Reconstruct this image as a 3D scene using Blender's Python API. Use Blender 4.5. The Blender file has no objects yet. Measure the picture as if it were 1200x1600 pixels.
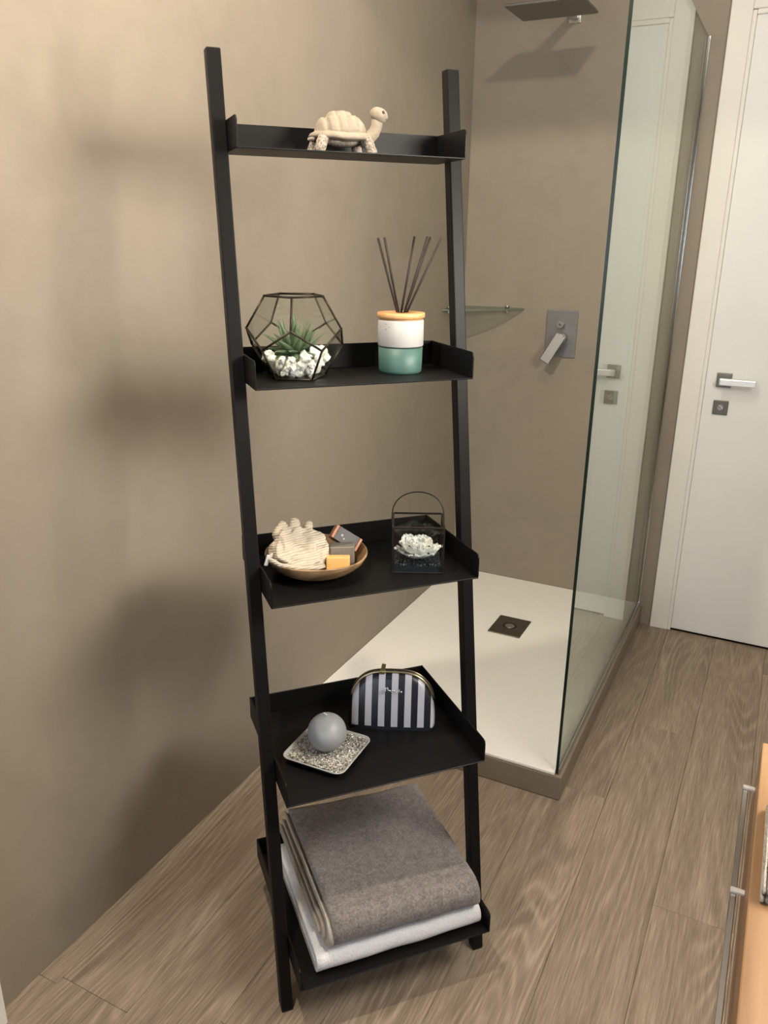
import bpy, bmesh, math, random
from mathutils import Vector, Matrix, noise
random.seed(7)
D = bpy.data
SC = bpy.context.scene
COL = SC.collection
R = math.radians

# ------------------------------------------------------------------ camera
cam_d = D.cameras.new('camera')
cam = D.objects.new('camera', cam_d)
COL.objects.link(cam)
cam_d.sensor_fit = 'HORIZONTAL'
cam_d.sensor_width = 36.0
cam_d.lens = 36.0 * 1248.09 / 1200.0
cam_d.clip_start = 0.02
PITCH, YAW, ROLL = 0.3291, -0.4644, 0.0123
CAM = Vector((1.2309, 0.0, 1.5))
hd = Vector((math.sin(YAW), math.cos(YAW), 0)); rt = Vector((math.cos(YAW), -math.sin(YAW), 0)); up = Vector((0, 0, 1))
fw = hd * math.cos(PITCH) - up * math.sin(PITCH); u0 = hd * math.sin(PITCH) + up * math.cos(PITCH)
r2 = rt * math.cos(ROLL) + u0 * math.sin(ROLL); u2 = -rt * math.sin(ROLL) + u0 * math.cos(ROLL)
m = Matrix((r2, u2, -fw)).transposed().to_4x4(); m.translation = CAM
cam.matrix_world = m
SC.camera = cam

# ------------------------------------------------------------------ world, exposure
SC.view_settings.view_transform = 'Standard'
SC.view_settings.look = 'None'
SC.view_settings.gamma = 1.0
SC.view_settings.use_curve_mapping = False
SC.view_settings.exposure = 0.0
w = D.worlds.new('world'); SC.world = w; w.use_nodes = True
bg = w.node_tree.nodes['Background']
bg.inputs[0].default_value = (0.55, 0.72, 1.0, 1)
bg.inputs[1].default_value = 1.3
SPOT_A, SPOT_B, LAMP_E, WINDOW_W = 26.0, 92.0, 43.0, 23.0
WARM = (1.0, 0.87, 0.68)
LAMP_COL = (1.0, 0.94, 0.84)

# ------------------------------------------------------------------ helpers
def tag(o, label=None, cat=None, group=None, kind=None):
    if label: o['label'] = label
    if cat: o['category'] = cat
    if group: o['group'] = group
    if kind: o['kind'] = kind
    return o

def empty(name, loc, rz=0.0, label=None, cat=None, group=None, rot=None):
    o = D.objects.new(name, None); COL.objects.link(o)
    o.empty_display_size = 0.02
    o.location = loc; o.rotation_euler = rot if rot else (0, 0, rz)
    return tag(o, label, cat, group)

def obj(name, bm, mat, parent=None, smooth=False, loc=None, rz=0.0, rot=None):
    me = D.meshes.new(name)
    bmesh.ops.recalc_face_normals(bm, faces=bm.faces)
    bm.to_mesh(me); bm.free()
    for mt in (mat if isinstance(mat, (list, tuple)) else [mat]):
        me.materials.append(mt)
    if smooth:
        me.polygons.foreach_set('use_smooth', [True] * len(me.polygons))
    o = D.objects.new(name, me); COL.objects.link(o)
    if parent: o.parent = parent
    if loc is not None: o.location = loc
    o.rotation_euler = rot if rot else (0, 0, rz)
    return o

def inst(src, name, parent=None, loc=(0, 0, 0), rot=(0, 0, 0), scale=None):
    o = D.objects.new(name, src.data); COL.objects.link(o)
    if parent: o.parent = parent
    o.location = loc; o.rotation_euler = rot
    if scale: o.scale = scale if isinstance(scale, (tuple, list)) else (scale,) * 3
    return o

def NB(): return bmesh.new()

def box(bm, x0, x1, y0, y1, z0, z1, bev=0.0, seg=2, M=None, mi=0):
    b = bmesh.new()
    bmesh.ops.create_cube(b, size=1.0)
    for v in b.verts:
        v.co = Vector((x0 + (v.co.x + .5) * (x1 - x0), y0 + (v.co.y + .5) * (y1 - y0), z0 + (v.co.z + .5) * (z1 - z0)))
    if bev > 0:
        bmesh.ops.bevel(b, geom=list(b.edges), offset=bev, segments=seg, affect='EDGES', profile=0.5)
    merge(bm, b, M, mi)
    return bm

def merge(bm, b, M=None, mi=0):
    vm = {}
    for v in b.verts:
        vm[v] = bm.verts.new(M @ v.co if M else v.co)
    for f in b.faces:
        try:
            nf = bm.faces.new([vm[v] for v in f.verts]); nf.material_index = mi; nf.smooth = f.smooth
        except ValueError:
            pass
    b.free()

def tube(bm, pts, radii, seg=10, caps=True, squash=None):
    pts = [Vector(p) for p in pts]
    if not isinstance(radii, (list, tuple)): radii = [radii] * len(pts)
    n = len(pts)
    tans = []
    for i in range(n):
        t = (pts[min(i + 1, n - 1)] - pts[max(i - 1, 0)]).normalized(); tans.append(t)
    ref = Vector((0, 0, 1)) if abs(tans[0].z) < .9 else Vector((0, 1, 0))
    nrm = tans[0].cross(ref).normalized()
    rings = []
    for i in range(n):
        nrm = (nrm - tans[i] * nrm.dot(tans[i])).normalized()
        bn = tans[i].cross(nrm)
        sq = squash if squash else 1.0
        rings.append([bm.verts.new(pts[i] + (nrm * math.cos(a) + bn * math.sin(a) * sq) * radii[i])
                      for a in [2 * math.pi * k / seg for k in range(seg)]])
    for i in range(n - 1):
        for k in range(seg):
            f = bm.faces.new((rings[i][k], rings[i][(k + 1) % seg], rings[i + 1][(k + 1) % seg], rings[i + 1][k])); f.smooth = True
    if caps:
        bm.faces.new(rings[0][::-1]); bm.faces.new(rings[-1])
    return bm

def lathe(bm, prof, seg=48, cx=0, cy=0, close=False, mi=0):
    rings = []
    for r, z in prof:
        if r < 1e-6: rings.append([bm.verts.new((cx, cy, z))])
        else: rings.append([bm.verts.new((cx + r * math.cos(2 * math.pi * k / seg), cy + r * math.sin(2 * math.pi * k / seg), z)) for k in range(seg)])
    prs = list(zip(rings[:-1], rings[1:]))
    for A, B in prs:
        for k in range(seg):
            a = [A[k], A[(k + 1) % seg]] if len(A) > 1 else [A[0]]
            b = [B[(k + 1) % seg], B[k]] if len(B) > 1 else [B[0]]
            vs = a + b
            if len(vs) >= 3:
                f = bm.faces.new(vs); f.smooth = True; f.material_index = mi
    return bm

def prism(bm, poly, z0, z1, bev=0.0, M=None, mi=0):
    b = bmesh.new()
    A = [b.verts.new((x, y, z0)) for x, y in poly]; B = [b.verts.new((x, y, z1)) for x, y in poly]
    b.faces.new(A[::-1]); b.faces.new(B)
    for i in range(len(poly)):
        j = (i + 1) % len(poly); b.faces.new((A[i], A[j], B[j], B[i]))
    if bev: bmesh.ops.bevel(b, geom=list(b.edges), offset=bev, segments=2, affect='EDGES', profile=.5)
    merge(bm, b, M, mi)
    return bm

def ell(bm, c, r, seg=16, rings=10, M=None):
    b = bmesh.new(); bmesh.ops.create_uvsphere(b, u_segments=seg, v_segments=rings, radius=1.0)
    for v in b.verts: v.co = Vector((c[0] + v.co.x * r[0], c[1] + v.co.y * r[1], c[2] + v.co.z * r[2]))
    for f in b.faces: f.smooth = True
    merge(bm, b, M)
    return bm

# ------------------------------------------------------------------ materials
class NT:
    def __init__(s, name):
        s.m = D.materials.new(name); s.m.use_nodes = True; s.t = s.m.node_tree
        s.p = s.t.nodes['Principled BSDF']; s.out = s.t.nodes['Material Output']
    def n(s, typ, **kw):
        nd = s.t.nodes.new(typ)
        for k, v in kw.items():
            if k in nd.inputs: nd.inputs[k].default_value = v
            else: setattr(nd, k, v)
        return nd
    def l(s, a, b): s.t.links.new(a, b)
    def ramp(s, fac, stops):
        r = s.n('ShaderNodeValToRGB'); e = r.color_ramp.elements
        while len(e) < len(stops): e.new(.5)
        for el, (p, c) in zip(e, stops): el.position = p; el.color = (*c, 1)
        s.l(fac, r.inputs[0]); return r
    def math(s, op, a, b=None):
        nd = s.n('ShaderNodeMath', operation=op)
        for i, x in enumerate((a, b)):
            if x is None: continue
            if isinstance(x, (int, float)): nd.inputs[i].default_value = x
            else: s.l(x, nd.inputs[i])
        return nd.outputs[0]
    def bump(s, h, strength=.3, dist=.002):
        b = s.n('ShaderNodeBump'); b.inputs['Strength'].default_value = strength; b.inputs['Distance'].default_value = dist
        s.l(h, b.inputs['Height']); s.l(b.outputs[0], s.p.inputs['Normal']); return b

def plain(name, col, rough=.5, metal=0.0, var=0.06, scale=40.0, bump=0.0, spec=.5, **kw):
    s = NT(name); p = s.p
    p.inputs['Roughness'].default_value = rough; p.inputs['Metallic'].default_value = metal
    p.inputs['Specular IOR Level'].default_value = spec
    tc = s.n('ShaderNodeTexCoord'); nz = s.n('ShaderNodeTexNoise', Scale=scale, Detail=4.0)
    s.l(tc.outputs['Object'], nz.inputs['Vector'])
    r = s.ramp(nz.outputs[0], [(.3, tuple(c * (1 - var) for c in col)), (.7, tuple(min(1, c * (1 + var)) for c in col))])
    s.l(r.outputs[0], p.inputs['Base Color'])
    if bump: s.bump(nz.outputs[0], bump, .002)
    for k, v in kw.items(): p.inputs[k].default_value = v
    return s.m

def wall_mat(name, col, amt=.10):
    s = NT(name); tc = s.n('ShaderNodeTexCoord')
    n1 = s.n('ShaderNodeTexNoise', Scale=2.2, Detail=5.0, Roughness=.6, Distortion=.6); s.l(tc.outputs['Object'], n1.inputs['Vector'])
    n2 = s.n('ShaderNodeTexNoise', Scale=9.0, Detail=6.0, Roughness=.65, Distortion=1.2); s.l(tc.outputs['Object'], n2.inputs['Vector'])
    mx = s.math('ADD', s.math('MULTIPLY', n1.outputs[0], .65), s.math('MULTIPLY', n2.outputs[0], .35))
    r = s.ramp(mx, [(.36, tuple(c * (1 - amt) for c in col)), (.5, col), (.66, tuple(c * (1 + amt * .6) for c in col))])
    s.l(r.outputs[0], s.p.inputs['Base Color'])
    s.p.inputs['Roughness'].default_value = .55; s.p.inputs['Specular IOR Level'].default_value = .3
    s.bump(n2.outputs[0], .12, .004)
    return s.m

def wood_floor(name, dark, mid, light):
    s = NT(name); tc = s.n('ShaderNodeTexCoord'); oi = s.n('ShaderNodeObjectInfo')
    off = s.n('ShaderNodeCombineXYZ')
    s.l(s.math('MULTIPLY', oi.outputs['Random'], 37.0), off.inputs[0]); s.l(s.math('MULTIPLY', oi.outputs['Random'], 91.0), off.inputs[1])
    add = s.n('ShaderNodeVectorMath', operation='ADD'); s.l(tc.outputs['Object'], add.inputs[0]); s.l(off.outputs[0], add.inputs[1])
    def mapped(sx, sy):
        mp = s.n('ShaderNodeMapping'); mp.inputs['Scale'].default_value = (sx, sy, 1); s.l(add.outputs[0], mp.inputs[0]); return mp.outputs[0]
    big = s.n('ShaderNodeTexNoise', Scale=1.0, Detail=1.0, Roughness=.4, Distortion=.08); s.l(mapped(6.0, .62), big.inputs['Vector'])
    ring = s.math('SUBTRACT', s.math('MULTIPLY', s.math('POWER', s.math('ADD', s.math('MULTIPLY', s.math('SINE', s.math('MULTIPLY', big.outputs[0], 150.0)), .5), .5), 2.2), 1.6), .6)
    msk = s.n('ShaderNodeTexNoise', Scale=1.0, Detail=2.0); s.l(mapped(6.0, 1.3), msk.inputs['Vector'])
    mk = s.ramp(msk.outputs[0], [(.42, (0.12,) * 3), (.62, (1, 1, 1))])
    ringm = s.math('MULTIPLY', ring, mk.outputs[0])
    fine = s.n('ShaderNodeTexNoise', Scale=1.0, Detail=4.0, Roughness=.7); s.l(mapped(230, 9), fine.inputs['Vector'])
    str_ = s.n('ShaderNodeTexNoise', Scale=1.0, Detail=3.0, Roughness=.6, Distortion=.3); s.l(mapped(22, 1.1), str_.inputs['Vector'])
    v = s.math('ADD', s.math('MULTIPLY', ringm, .10), s.math('ADD', s.math('MULTIPLY', fine.outputs[0], .70), s.math('MULTIPLY', str_.outputs[0], .30)))
    r = s.ramp(v, [(.33, dark), (.5, mid), (.68, light)])
    hs = s.n('ShaderNodeHueSaturation'); s.l(r.outputs[0], hs.inputs['Color'])
    s.l(s.math('ADD', s.math('MULTIPLY', oi.outputs['Random'], .16), .92), hs.inputs['Value'])
    s.l(hs.outputs[0], s.p.inputs['Base Color'])
    s.p.inputs['Roughness'].default_value = .48; s.p.inputs['Specular IOR Level'].default_value = .35
    s.bump(v, .25, .0015)
    return s.m

def wood(name, dark, light, sx=6, sy=1, rings=30.0, rough=.45, axis='Y', fine=.35):
    s = NT(name); tc = s.n('ShaderNodeTexCoord'); mp = s.n('ShaderNodeMapping')
    mp.inputs['Scale'].default_value = {'Y': (sx, sy, sx), 'X': (sy, sx, sx), 'Z': (sx, sx, sy)}[axis]
    s.l(tc.outputs['Object'], mp.inputs[0])
    b = s.n('ShaderNodeTexNoise', Scale=1.0, Detail=2.0, Distortion=.4); s.l(mp.outputs[0], b.inputs['Vector'])
    ring = s.math('MULTIPLY', s.math('SINE', s.math('MULTIPLY', b.outputs[0], rings)), .18)
    f = s.n('ShaderNodeTexNoise', Scale=14.0, Detail=4.0, Roughness=.7); s.l(mp.outputs[0], f.inputs['Vector'])
    v = s.math('ADD', s.math('ADD', ring, s.math('MULTIPLY', f.outputs[0], fine)), .5 - fine / 2)
    r = s.ramp(v, [(.25, dark), (.75, light)]); s.l(r.outputs[0], s.p.inputs['Base Color'])
    s.p.inputs['Roughness'].default_value = rough; s.bump(v, .15, .001)
    return s.m

def glass_mat(name, tint=(.95, .98, .96), f0=.04, power=5.0, gain=1.0, rough=0.0):
    s = NT(name); s.t.nodes.remove(s.p)
    g = s.n('ShaderNodeNewGeometry'); dp = s.n('ShaderNodeVectorMath', operation='DOT_PRODUCT')
    s.l(g.outputs['Normal'], dp.inputs[0]); s.l(g.outputs['Incoming'], dp.inputs[1])
    c = s.math('ABSOLUTE', dp.outputs['Value'])
    k = s.math('POWER', s.math('SUBTRACT', 1.0, c), power)
    F = s.math('MINIMUM', s.math('ADD', s.math('MULTIPLY', k, (1 - f0) * gain), f0), 1.0)
    tr = s.n('ShaderNodeBsdfTransparent'); tr.inputs[0].default_value = (*tint, 1)
    gl = s.n('ShaderNodeBsdfGlossy'); gl.inputs['Roughness'].default_value = rough; gl.inputs[0].default_value = (.93, .97, .94, 1)
    mx = s.n('ShaderNodeMixShader'); s.l(F, mx.inputs[0]); s.l(tr.outputs[0], mx.inputs[1]); s.l(gl.outputs[0], mx.inputs[2])
    s.l(mx.outputs[0], s.out.inputs[0])
    return s.m

def emit(name, col, strength):
    s = NT(name); s.p.inputs['Base Color'].default_value = (.9, .9, .9, 1)
    s.p.inputs['Emission Color'].default_value = (*col, 1); s.p.inputs['Emission Strength'].default_value = strength
    return s.m

M = {}
M['wall'] = wall_mat('taupe_microcement', (.280, .240, .193))
M['ceil'] = plain('white_paint', (.66, .64, .60), .8)
M['white'] = plain('white_lacquer', (.80, .795, .775), .5, var=.015, scale=6)
M['trimwhite'] = plain('white_trim', (.79, .77, .725), .5, var=.015, scale=6)
M['floor'] = wood_floor('oak_vinyl', (.17, .128, .091), (.265, .205, .150), (.385, .31, .235))
M['joint'] = plain('plank_joint', (.06, .045, .03), .8)
M['tray'] = plain('white_mineral_tray', (.93, .90, .86), .5, var=.02, scale=90, bump=.05)
M['base'] = plain('taupe_shower_base', (.235, .19, .145), .5, var=.05, scale=15)
M['glass'] = glass_mat('clear_glass', (.93, .965, .945), .045, 4.6, 1.0)
M['gedge'] = plain('glass_edge', (.006, .014, .010), .2, var=.1)
M['thin'] = glass_mat('thin_glass', (.975, .985, .975), .035, 5.0, .8)
M['shelfglass'] = glass_mat('shelf_glass', (.68, .74, .70), .05, 5.0, .7)
M['chrome'] = plain('chrome', (.72, .71, .70), .14, 1.0, var=.02)
M['satin'] = plain('satin_steel', (.52, .51, .49), .32, 1.0, var=.03)
M['dsteel'] = plain('dark_steel', (.20, .185, .16), .4, 1.0, var=.05)
M['plate'] = plain('mixer_plate_steel', (.23, .226, .226), .42, .6, var=.03)
M['black'] = plain('black_powder_coat', (.0045, .0045, .0048), .46, 0.0, var=.12, scale=400, bump=.03, spec=.2)
M['rail'] = plain('black_rail_coat', (.006, .006, .006), .46, 0.0, var=.12, scale=400, bump=.03, spec=.15)
M['rubber'] = plain('black_rubber', (.006, .006, .006), .8)
M['dark'] = plain('dark_gap', (.01, .009, .008), .7)
M['oak'] = wood('light_oak', (.205, .110, .048), (.345, .205, .105), 9, .9, 30.0, .45)
M['bamboo'] = wood('lid_wood', (.62, .33, .13), (.80, .48, .22), 4, 40, 8.0, .45, 'X', .25)
M['bowlw'] = wood('bowl_wood', (.15, .088, .040), (.42, .270, .138), 22, 6, 22.0, .42, 'X', .3)

# ------------------------------------------------------------------ room dimensions (metres)
YD, XR, YB, ZC = 3.167, 1.80, -1.35, 2.66
XG = 0.829
YT = 1.9144
ZT = 0.088

# floor with planks
fl = obj('floor', box(NB(), 0, XR, YB, YD, -.06, -.0045), M['joint']); tag(fl, kind='structure')
edges = [0.0] + [0.048 + .182 * k for k in range(10)]
edges = [e for e in edges if e < XR - .02] + [XR]
joint0 = {0: .835, 7: 1.642, 6: 2.41, 5: 1.98}
random.seed(3)
for i in range(len(edges) - 1):
    x0, x1 = edges[i], edges[i + 1]
    j = joint0.get(i, random.uniform(.2, 1.4))
    ys = [j + 1.22 * k for k in range(-4, 4)]
    ys = [YB] + [y for y in ys if YB + .05 < y < YD - .05] + [YD]
    for y0, y1 in zip(ys[:-1], ys[1:]):
        cx, cy = (x0 + x1) / 2, (y0 + y1) / 2
        g = .0003
        bm = box(NB(), x0 + g - cx, x1 - g - cx, y0 + g - cy, y1 - g - cy, -.0044, 0, .0007, 1)
        obj('plank', bm, M['floor'], fl, loc=(cx, cy, 0))

# walls
tag(obj('wall_left', box(NB(), -.12, 0, YB - .12, YD + .12, -.06, ZC + .1), M['wall']), kind='structure')
DX0, DX1, DZ = .955, 1.675, 2.205
bm = NB()
box(bm, 0, DX0, YD, YD + .12, -.06, ZC + .1); box(bm, DX1, XR + .12, YD, YD + .12, -.06, ZC + .1); box(bm, DX0, DX1, YD, YD + .12, DZ, ZC + .1)
tag(obj('wall_back', bm, M['wall']), kind='structure')
tag(obj('wall_right', box(NB(), XR, XR + .12, YB - .12, YD, -.06, ZC + .1), M['wall']), kind='structure')
bm = NB()
WX0, WX1, WZ0, WZ1 = .25, 1.15, 1.0, 2.1
box(bm, 0, WX0, YB - .12, YB, -.06, ZC + .1); box(bm, WX1, XR, YB - .12, YB, -.06, ZC + .1)
box(bm, WX0, WX1, YB - .12, YB, -.06, WZ0); box(bm, WX0, WX1, YB - .12, YB, WZ1, ZC + .1)
tag(obj('wall_front', bm, M['wall']), kind='structure')
tag(obj('ceiling', box(NB(), 0, XR, YB, YD, ZC, ZC + .1), M['ceil']), kind='structure')

# window behind the camera, cool daylight
bm = NB()
for a in ((WX0, WX0 + .06, WZ0, WZ1), (WX1 - .06, WX1, WZ0, WZ1), (WX0 + .06, WX1 - .06, WZ0, WZ0 + .06), (WX0 + .06, WX1 - .06, WZ1 - .06, WZ1)):
    box(bm, a[0], a[1], YB - .09, YB - .02, a[2], a[3], .004, 1)
wn = tag(obj('window_1', bm, M['white']), kind='structure')
obj('pane', box(NB(), WX0 + .06, WX1 - .06, YB - .06, YB - .054, WZ0 + .06, WZ1 - .06), M['thin'], wn)
ld = D.lights.new('window_daylight', 'AREA'); ld.shape = 'RECTANGLE'; ld.size = .78; ld.size_y = .98; ld.energy = WINDOW_W; ld.color = (.82, .87, 1.0)
lo = D.objects.new('window_daylight', ld); COL.objects.link(lo); lo.location = ((WX0 + WX1) / 2, YB - .13, (WZ0 + WZ1) / 2); lo.rotation_euler = (R(90), 0, 0)

# door
bm = NB(); DL0, DL1 = .9655, 1.665
box(bm, DL0, DL1, YD - .006, YD + .036, .009, 2.196, .002, 1)
door = tag(obj('door_1', bm, M['white']), kind='structure')
bm = NB()
TY = YD - .014
box(bm, .884, .952, TY, YD, 0, 2.28, .003); box(bm, 1.678, 1.745, TY, YD, 0, 2.28, .003); box(bm, .952, 1.678, TY, YD, 2.212, 2.28, .003)
tr = tag(obj('trim_1', bm, M['trimwhite']), kind='structure')
bm = NB()
box(bm, .9518, .9650, TY + .004, YD + .05, 0, 2.21, .002, 1); box(bm, 1.6655, 1.678, TY + .004, YD + .05, 0, 2.21, .002, 1); box(bm, .9650, 1.6655, TY + .004, YD + .05, 2.1965, 2.2125, .002, 1)
obj('door_stop', bm, M['trimwhite'], tr)
# unseen dark box added to stop outside light leaking under the door
bm = box(NB(), DX0 - .05, DX1 + .05, YD + .20, YD + .24, -.06, 2.5)
box(bm, DX0 - .05, DX1 + .05, YD, YD + .20, -.06, -.005); box(bm, DX0 - .05, DX0 - .01, YD + .12, YD + .20, -.005, 2.46); box(bm, DX1 + .01, DX1 + .05, YD + .12, YD + .20, -.005, 2.46); box(bm, DX0 - .05, DX1 + .05, YD + .12, YD + .20, 2.46, 2.5)
tag(obj('door_light_block', bm, M['dark']), kind='structure')
hy = YD - .006
ros = obj('handle_rosette', box(NB(), 1.003, 1.054, hy - .010, hy, 1.003, 1.054, .0015), M['dsteel'], door)
bm = NB()
tube(bm, [(1.0285, hy - .010, 1.0285), (1.0285, hy - .038, 1.0285)], .0095, 20)
obj('handle_neck', bm, M['chrome'], ros, smooth=False)
obj('lever', box(NB(), 1.016, 1.138, hy - .060, hy - .046 + .01, 1.0165, 1.0405, .003, 2), plain('polished_lever', (.90, .89, .87), .36, .8, var=.01), ros)
lk = obj('lock_plate', box(NB(), 1.004, 1.055, hy - .009, hy, .902, .954, .0015), M['dsteel'], door)
bm = NB(); tube(bm, [(1.0295, hy - .009, .929), (1.0295, hy - .013, .929)], .010, 20); obj('lock_turn', bm, M['satin'], lk)
Mx = Matrix.Translation((1.0295, hy - .0145, .929)) @ Matrix.Rotation(R(35), 4, 'Y')
obj('turn_slot', box(NB(), -.009, .009, -.002, .002, -.002, .002, .0005, 1, Mx), M['chrome'], lk)

# white door casing on the left wall, whose foot shows in the lower-left corner
tag(obj('trim_2', box(NB(), 0, .036, .60, .7275, 0, 2.2, .003), M['trimwhite']), kind='structure')

# ------------------------------------------------------------------ shower
st = empty('shower_tray', (.42, 2.54, 0), 0, 'white low shower tray on a taupe raised kerb behind the ladder shelf', 'shower tray')
def off(bm):
    for v in bm.verts: v.co -= Vector((.42, 2.54, 0))
    return bm
obj('raised_kerb', off(box(NB(), 0, .842, YT - .010, YD, 0, .078, .004)), M['base'], st)
obj('tray_surface', off(box(NB(), 0.001, .8215, YT - .009, YD - .001, .0785, ZT, .002)), M['tray'], st)
# drain
dr = empty('shower_drain', (.4245, 2.706, ZT), 0, 'square dark steel drain cover set in the white shower tray', 'drain')
obj('cover_plate', box(NB(), -.063, .063, -.077, .077, 0, .004, .0012, 1), M['dsteel'], dr)
bm = NB(); lathe(bm, [(0, .0052), (.016, .0052), (.019, .0042), (.019, .003)], 28); obj('cap', bm, M['satin'], dr)
bm = NB(); lathe(bm, [(.0195, .0046), (.026, .0046), (.027, .004)], 28); obj('cap_ring', bm, M['dark'], dr)

# glass panel
gp = empty('shower_screen', (XG, (YT + YD) / 2, ZT), 0, 'clear fixed glass shower panel beside the white door', 'shower screen')
def gl(x0, x1, y0, y1, z0, z1):
    bm = NB(); oy = (YT + YD) / 2
    box(bm, x0 - XG, x1 - XG, y0 - oy, y1 - oy, z0 - ZT, z1 - ZT)
    return bm
GX0, GX1 = .8222, .8302
bm = gl(GX0, GX1, YT, YD - .004, .083, 2.140)
bm.faces.ensure_lookup_table()
bmesh.ops.recalc_face_normals(bm, faces=bm.faces)
for f in bm.faces: f.material_index = 0 if abs(f.normal.x) > .5 else 1
obj('glass_pane', bm, [M['glass'], M['gedge']], gp)
obj('wall_channel', gl(GX0 - .004, GX0 - .0004, YD - .022, YD, .089, 2.145), M['chrome'], gp)
obj('wall_channel', gl(GX1 + .0004, GX1 + .004, YD - .022, YD, .079, 2.145), M['chrome'], gp)
obj('floor_channel', gl(GX1 + .0004, GX1 + .0035, YT, YD - .022, .0785, .098), M['satin'], gp)

# shower head
hz = 2.203
sh = empty('rain_shower', (.372, 2.875, hz), 0, 'flat square steel rain shower head on a wall arm', 'shower head')
obj('head_plate', box(NB(), -.127, .127, -.098, .098, 0, .008, .0015, 1), plain('shower_head_steel', (.26, .255, .25), .38, 1.0, var=.03), sh)
bm = NB(); lathe(bm, [(0, .034), (.012, .034), (.014, .03), (.014, .012), (.022, .0085), (0, .0085)], 24); obj('swivel_joint', bm, M['chrome'], sh)
obj('arm', box(NB(), -.014, .014, -.014, YD - 2.875 - .008, .034, .054, .003), M['satin'], sh)
obj('wall_flange', box(NB(), -.022, .022, YD - 2.875 - .006, YD - 2.875, .022, .066, .002), M['satin'], sh)
# mixer
mx = empty('shower_mixer', (.4135, YD, 1.157), 0, 'steel rectangular shower mixer plate with a lever on the shower wall', 'shower mixer')
obj('plate', box(NB(), -.061, .061, -.007, 0, -.091, .091, .0025), M['plate'], mx)
bm = NB(); tube(bm, [(0, -.007, .038), (0, -.030, .038)], .0135, 24); kb = obj('diverter_knob', bm, M['chrome'], mx)
bm = NB(); tube(bm, [(0, -.030, .038), (0, -.036, .038)], .005, 12); obj('knob_button', bm, M['dsteel'], kb)
bm = NB(); tube(bm, [(.006, -.007, -.016), (.006, -.055, -.016)], .021, 28); bd = obj('cartridge_body', bm, M['chrome'], mx)
Ml = Matrix.Translation((.006, -.055, -.016)) @ Matrix.Rotation(R(27), 4, 'Y') @ Matrix.Rotation(R(-14), 4, 'X')
obj('lever', box(NB(), -.0205, .0205, -.011, .002, -.102, .018, .003, 2, Ml), M['plate'], mx)

# corner glass shelf
cg = empty('corner_shelf', (0, YD, 1.24), 0, 'small clear glass corner shelf in the shower', 'glass shelf')
poly = [(0.001, -.001)]
n = 12
for k in range(n + 1):
    t = k / n
    p = Vector((.258, -.001)).lerp(Vector((.001, -.236)), t); bul = .022 * math.sin(math.pi * t)
    d = Vector((.7, -.7)).normalized() * bul
    poly.append((p.x + d.x, p.y + d.y))
bm = prism(NB(), poly, 0, .007)
bmesh.ops.recalc_face_normals(bm, faces=bm.faces)
for f in bm.faces: f.material_index = 0 if abs(f.normal.z) > .5 else 1
M['sgedge'] = plain('green_glass_edge', (.15, .165, .14), .2)
obj('glass_plate', bm, [M['shelfglass'], M['sgedge']], cg)
for (x, y) in ((.19, -.012), (.012, -.19)):
    bm = NB(); tube(bm, [(x, y, -.012), (x, y, -.0005)], .0085, 20); tube(bm, [(x, y, .0075), (x, y, .016)], .0085, 20)
    obj('clamp', bm, M['chrome'], cg)

# ------------------------------------------------------------------ ceiling lights and mirror light
def downlight(x, y, watts, label, col, cone, blend=.05):
    t = empty('ceiling_downlight', (x, y, ZC), 0, label, 'ceiling light', 'recessed ceiling downlights')
    bm = NB(); lathe(bm, [(.040, 0), (.040, -.004), (.052, -.004), (.054, -.001), (.054, 0)], 40); obj('trim_ring', bm, M['white'], t)
    bm = NB(); lathe(bm, [(0, -.0015), (.039, -.0015)], 32); obj('lens', bm, emit('downlight_lens', WARM, 6.0), t)
    l = D.lights.new('downlight_bulb', 'SPOT'); l.energy = watts; l.color = col; l.spot_size = R(cone); l.spot_blend = blend; l.shadow_soft_size = .032
    o = D.objects.new('downlight_bulb', l); COL.objects.link(o); o.parent = t; o.location = (0, 0, -.03)
downlight(.82, 1.63, SPOT_A, 'recessed round ceiling downlight in front of the shower', (1.0, .91, .79), 170)
downlight(.42, .72, SPOT_B, 'recessed round ceiling downlight near the window', WARM, 148)

vm = empty('wall_mirror', (XR, .75, 1.22), 0, 'plain rectangular wall mirror above the oak counter', 'mirror')
obj('backing', box(NB(), -.014, -.0, -.36, .36, -.27, .27, .002), M['white'], vm)
obj('mirror_glass', box(NB(), -.019, -.0143, -.355, .355, -.265, .265), plain('mirror_silver', (.85, .87, .86), .02, 1.0, var=.01), vm)
wl = empty('wall_lamp', (XR, 1.20, 1.70), 0, 'long opal wall lamp above the mirror', 'lamp')
obj('back_plate', box(NB(), -.02, 0, -.35, .35, -.16, .16, .003), M['satin'], wl)
obj('opal_diffuser', box(NB(), -.055, -.0205, -.36, .36, -.17, .17, .012, 3), emit('opal_light', LAMP_COL, LAMP_E), wl)

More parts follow.
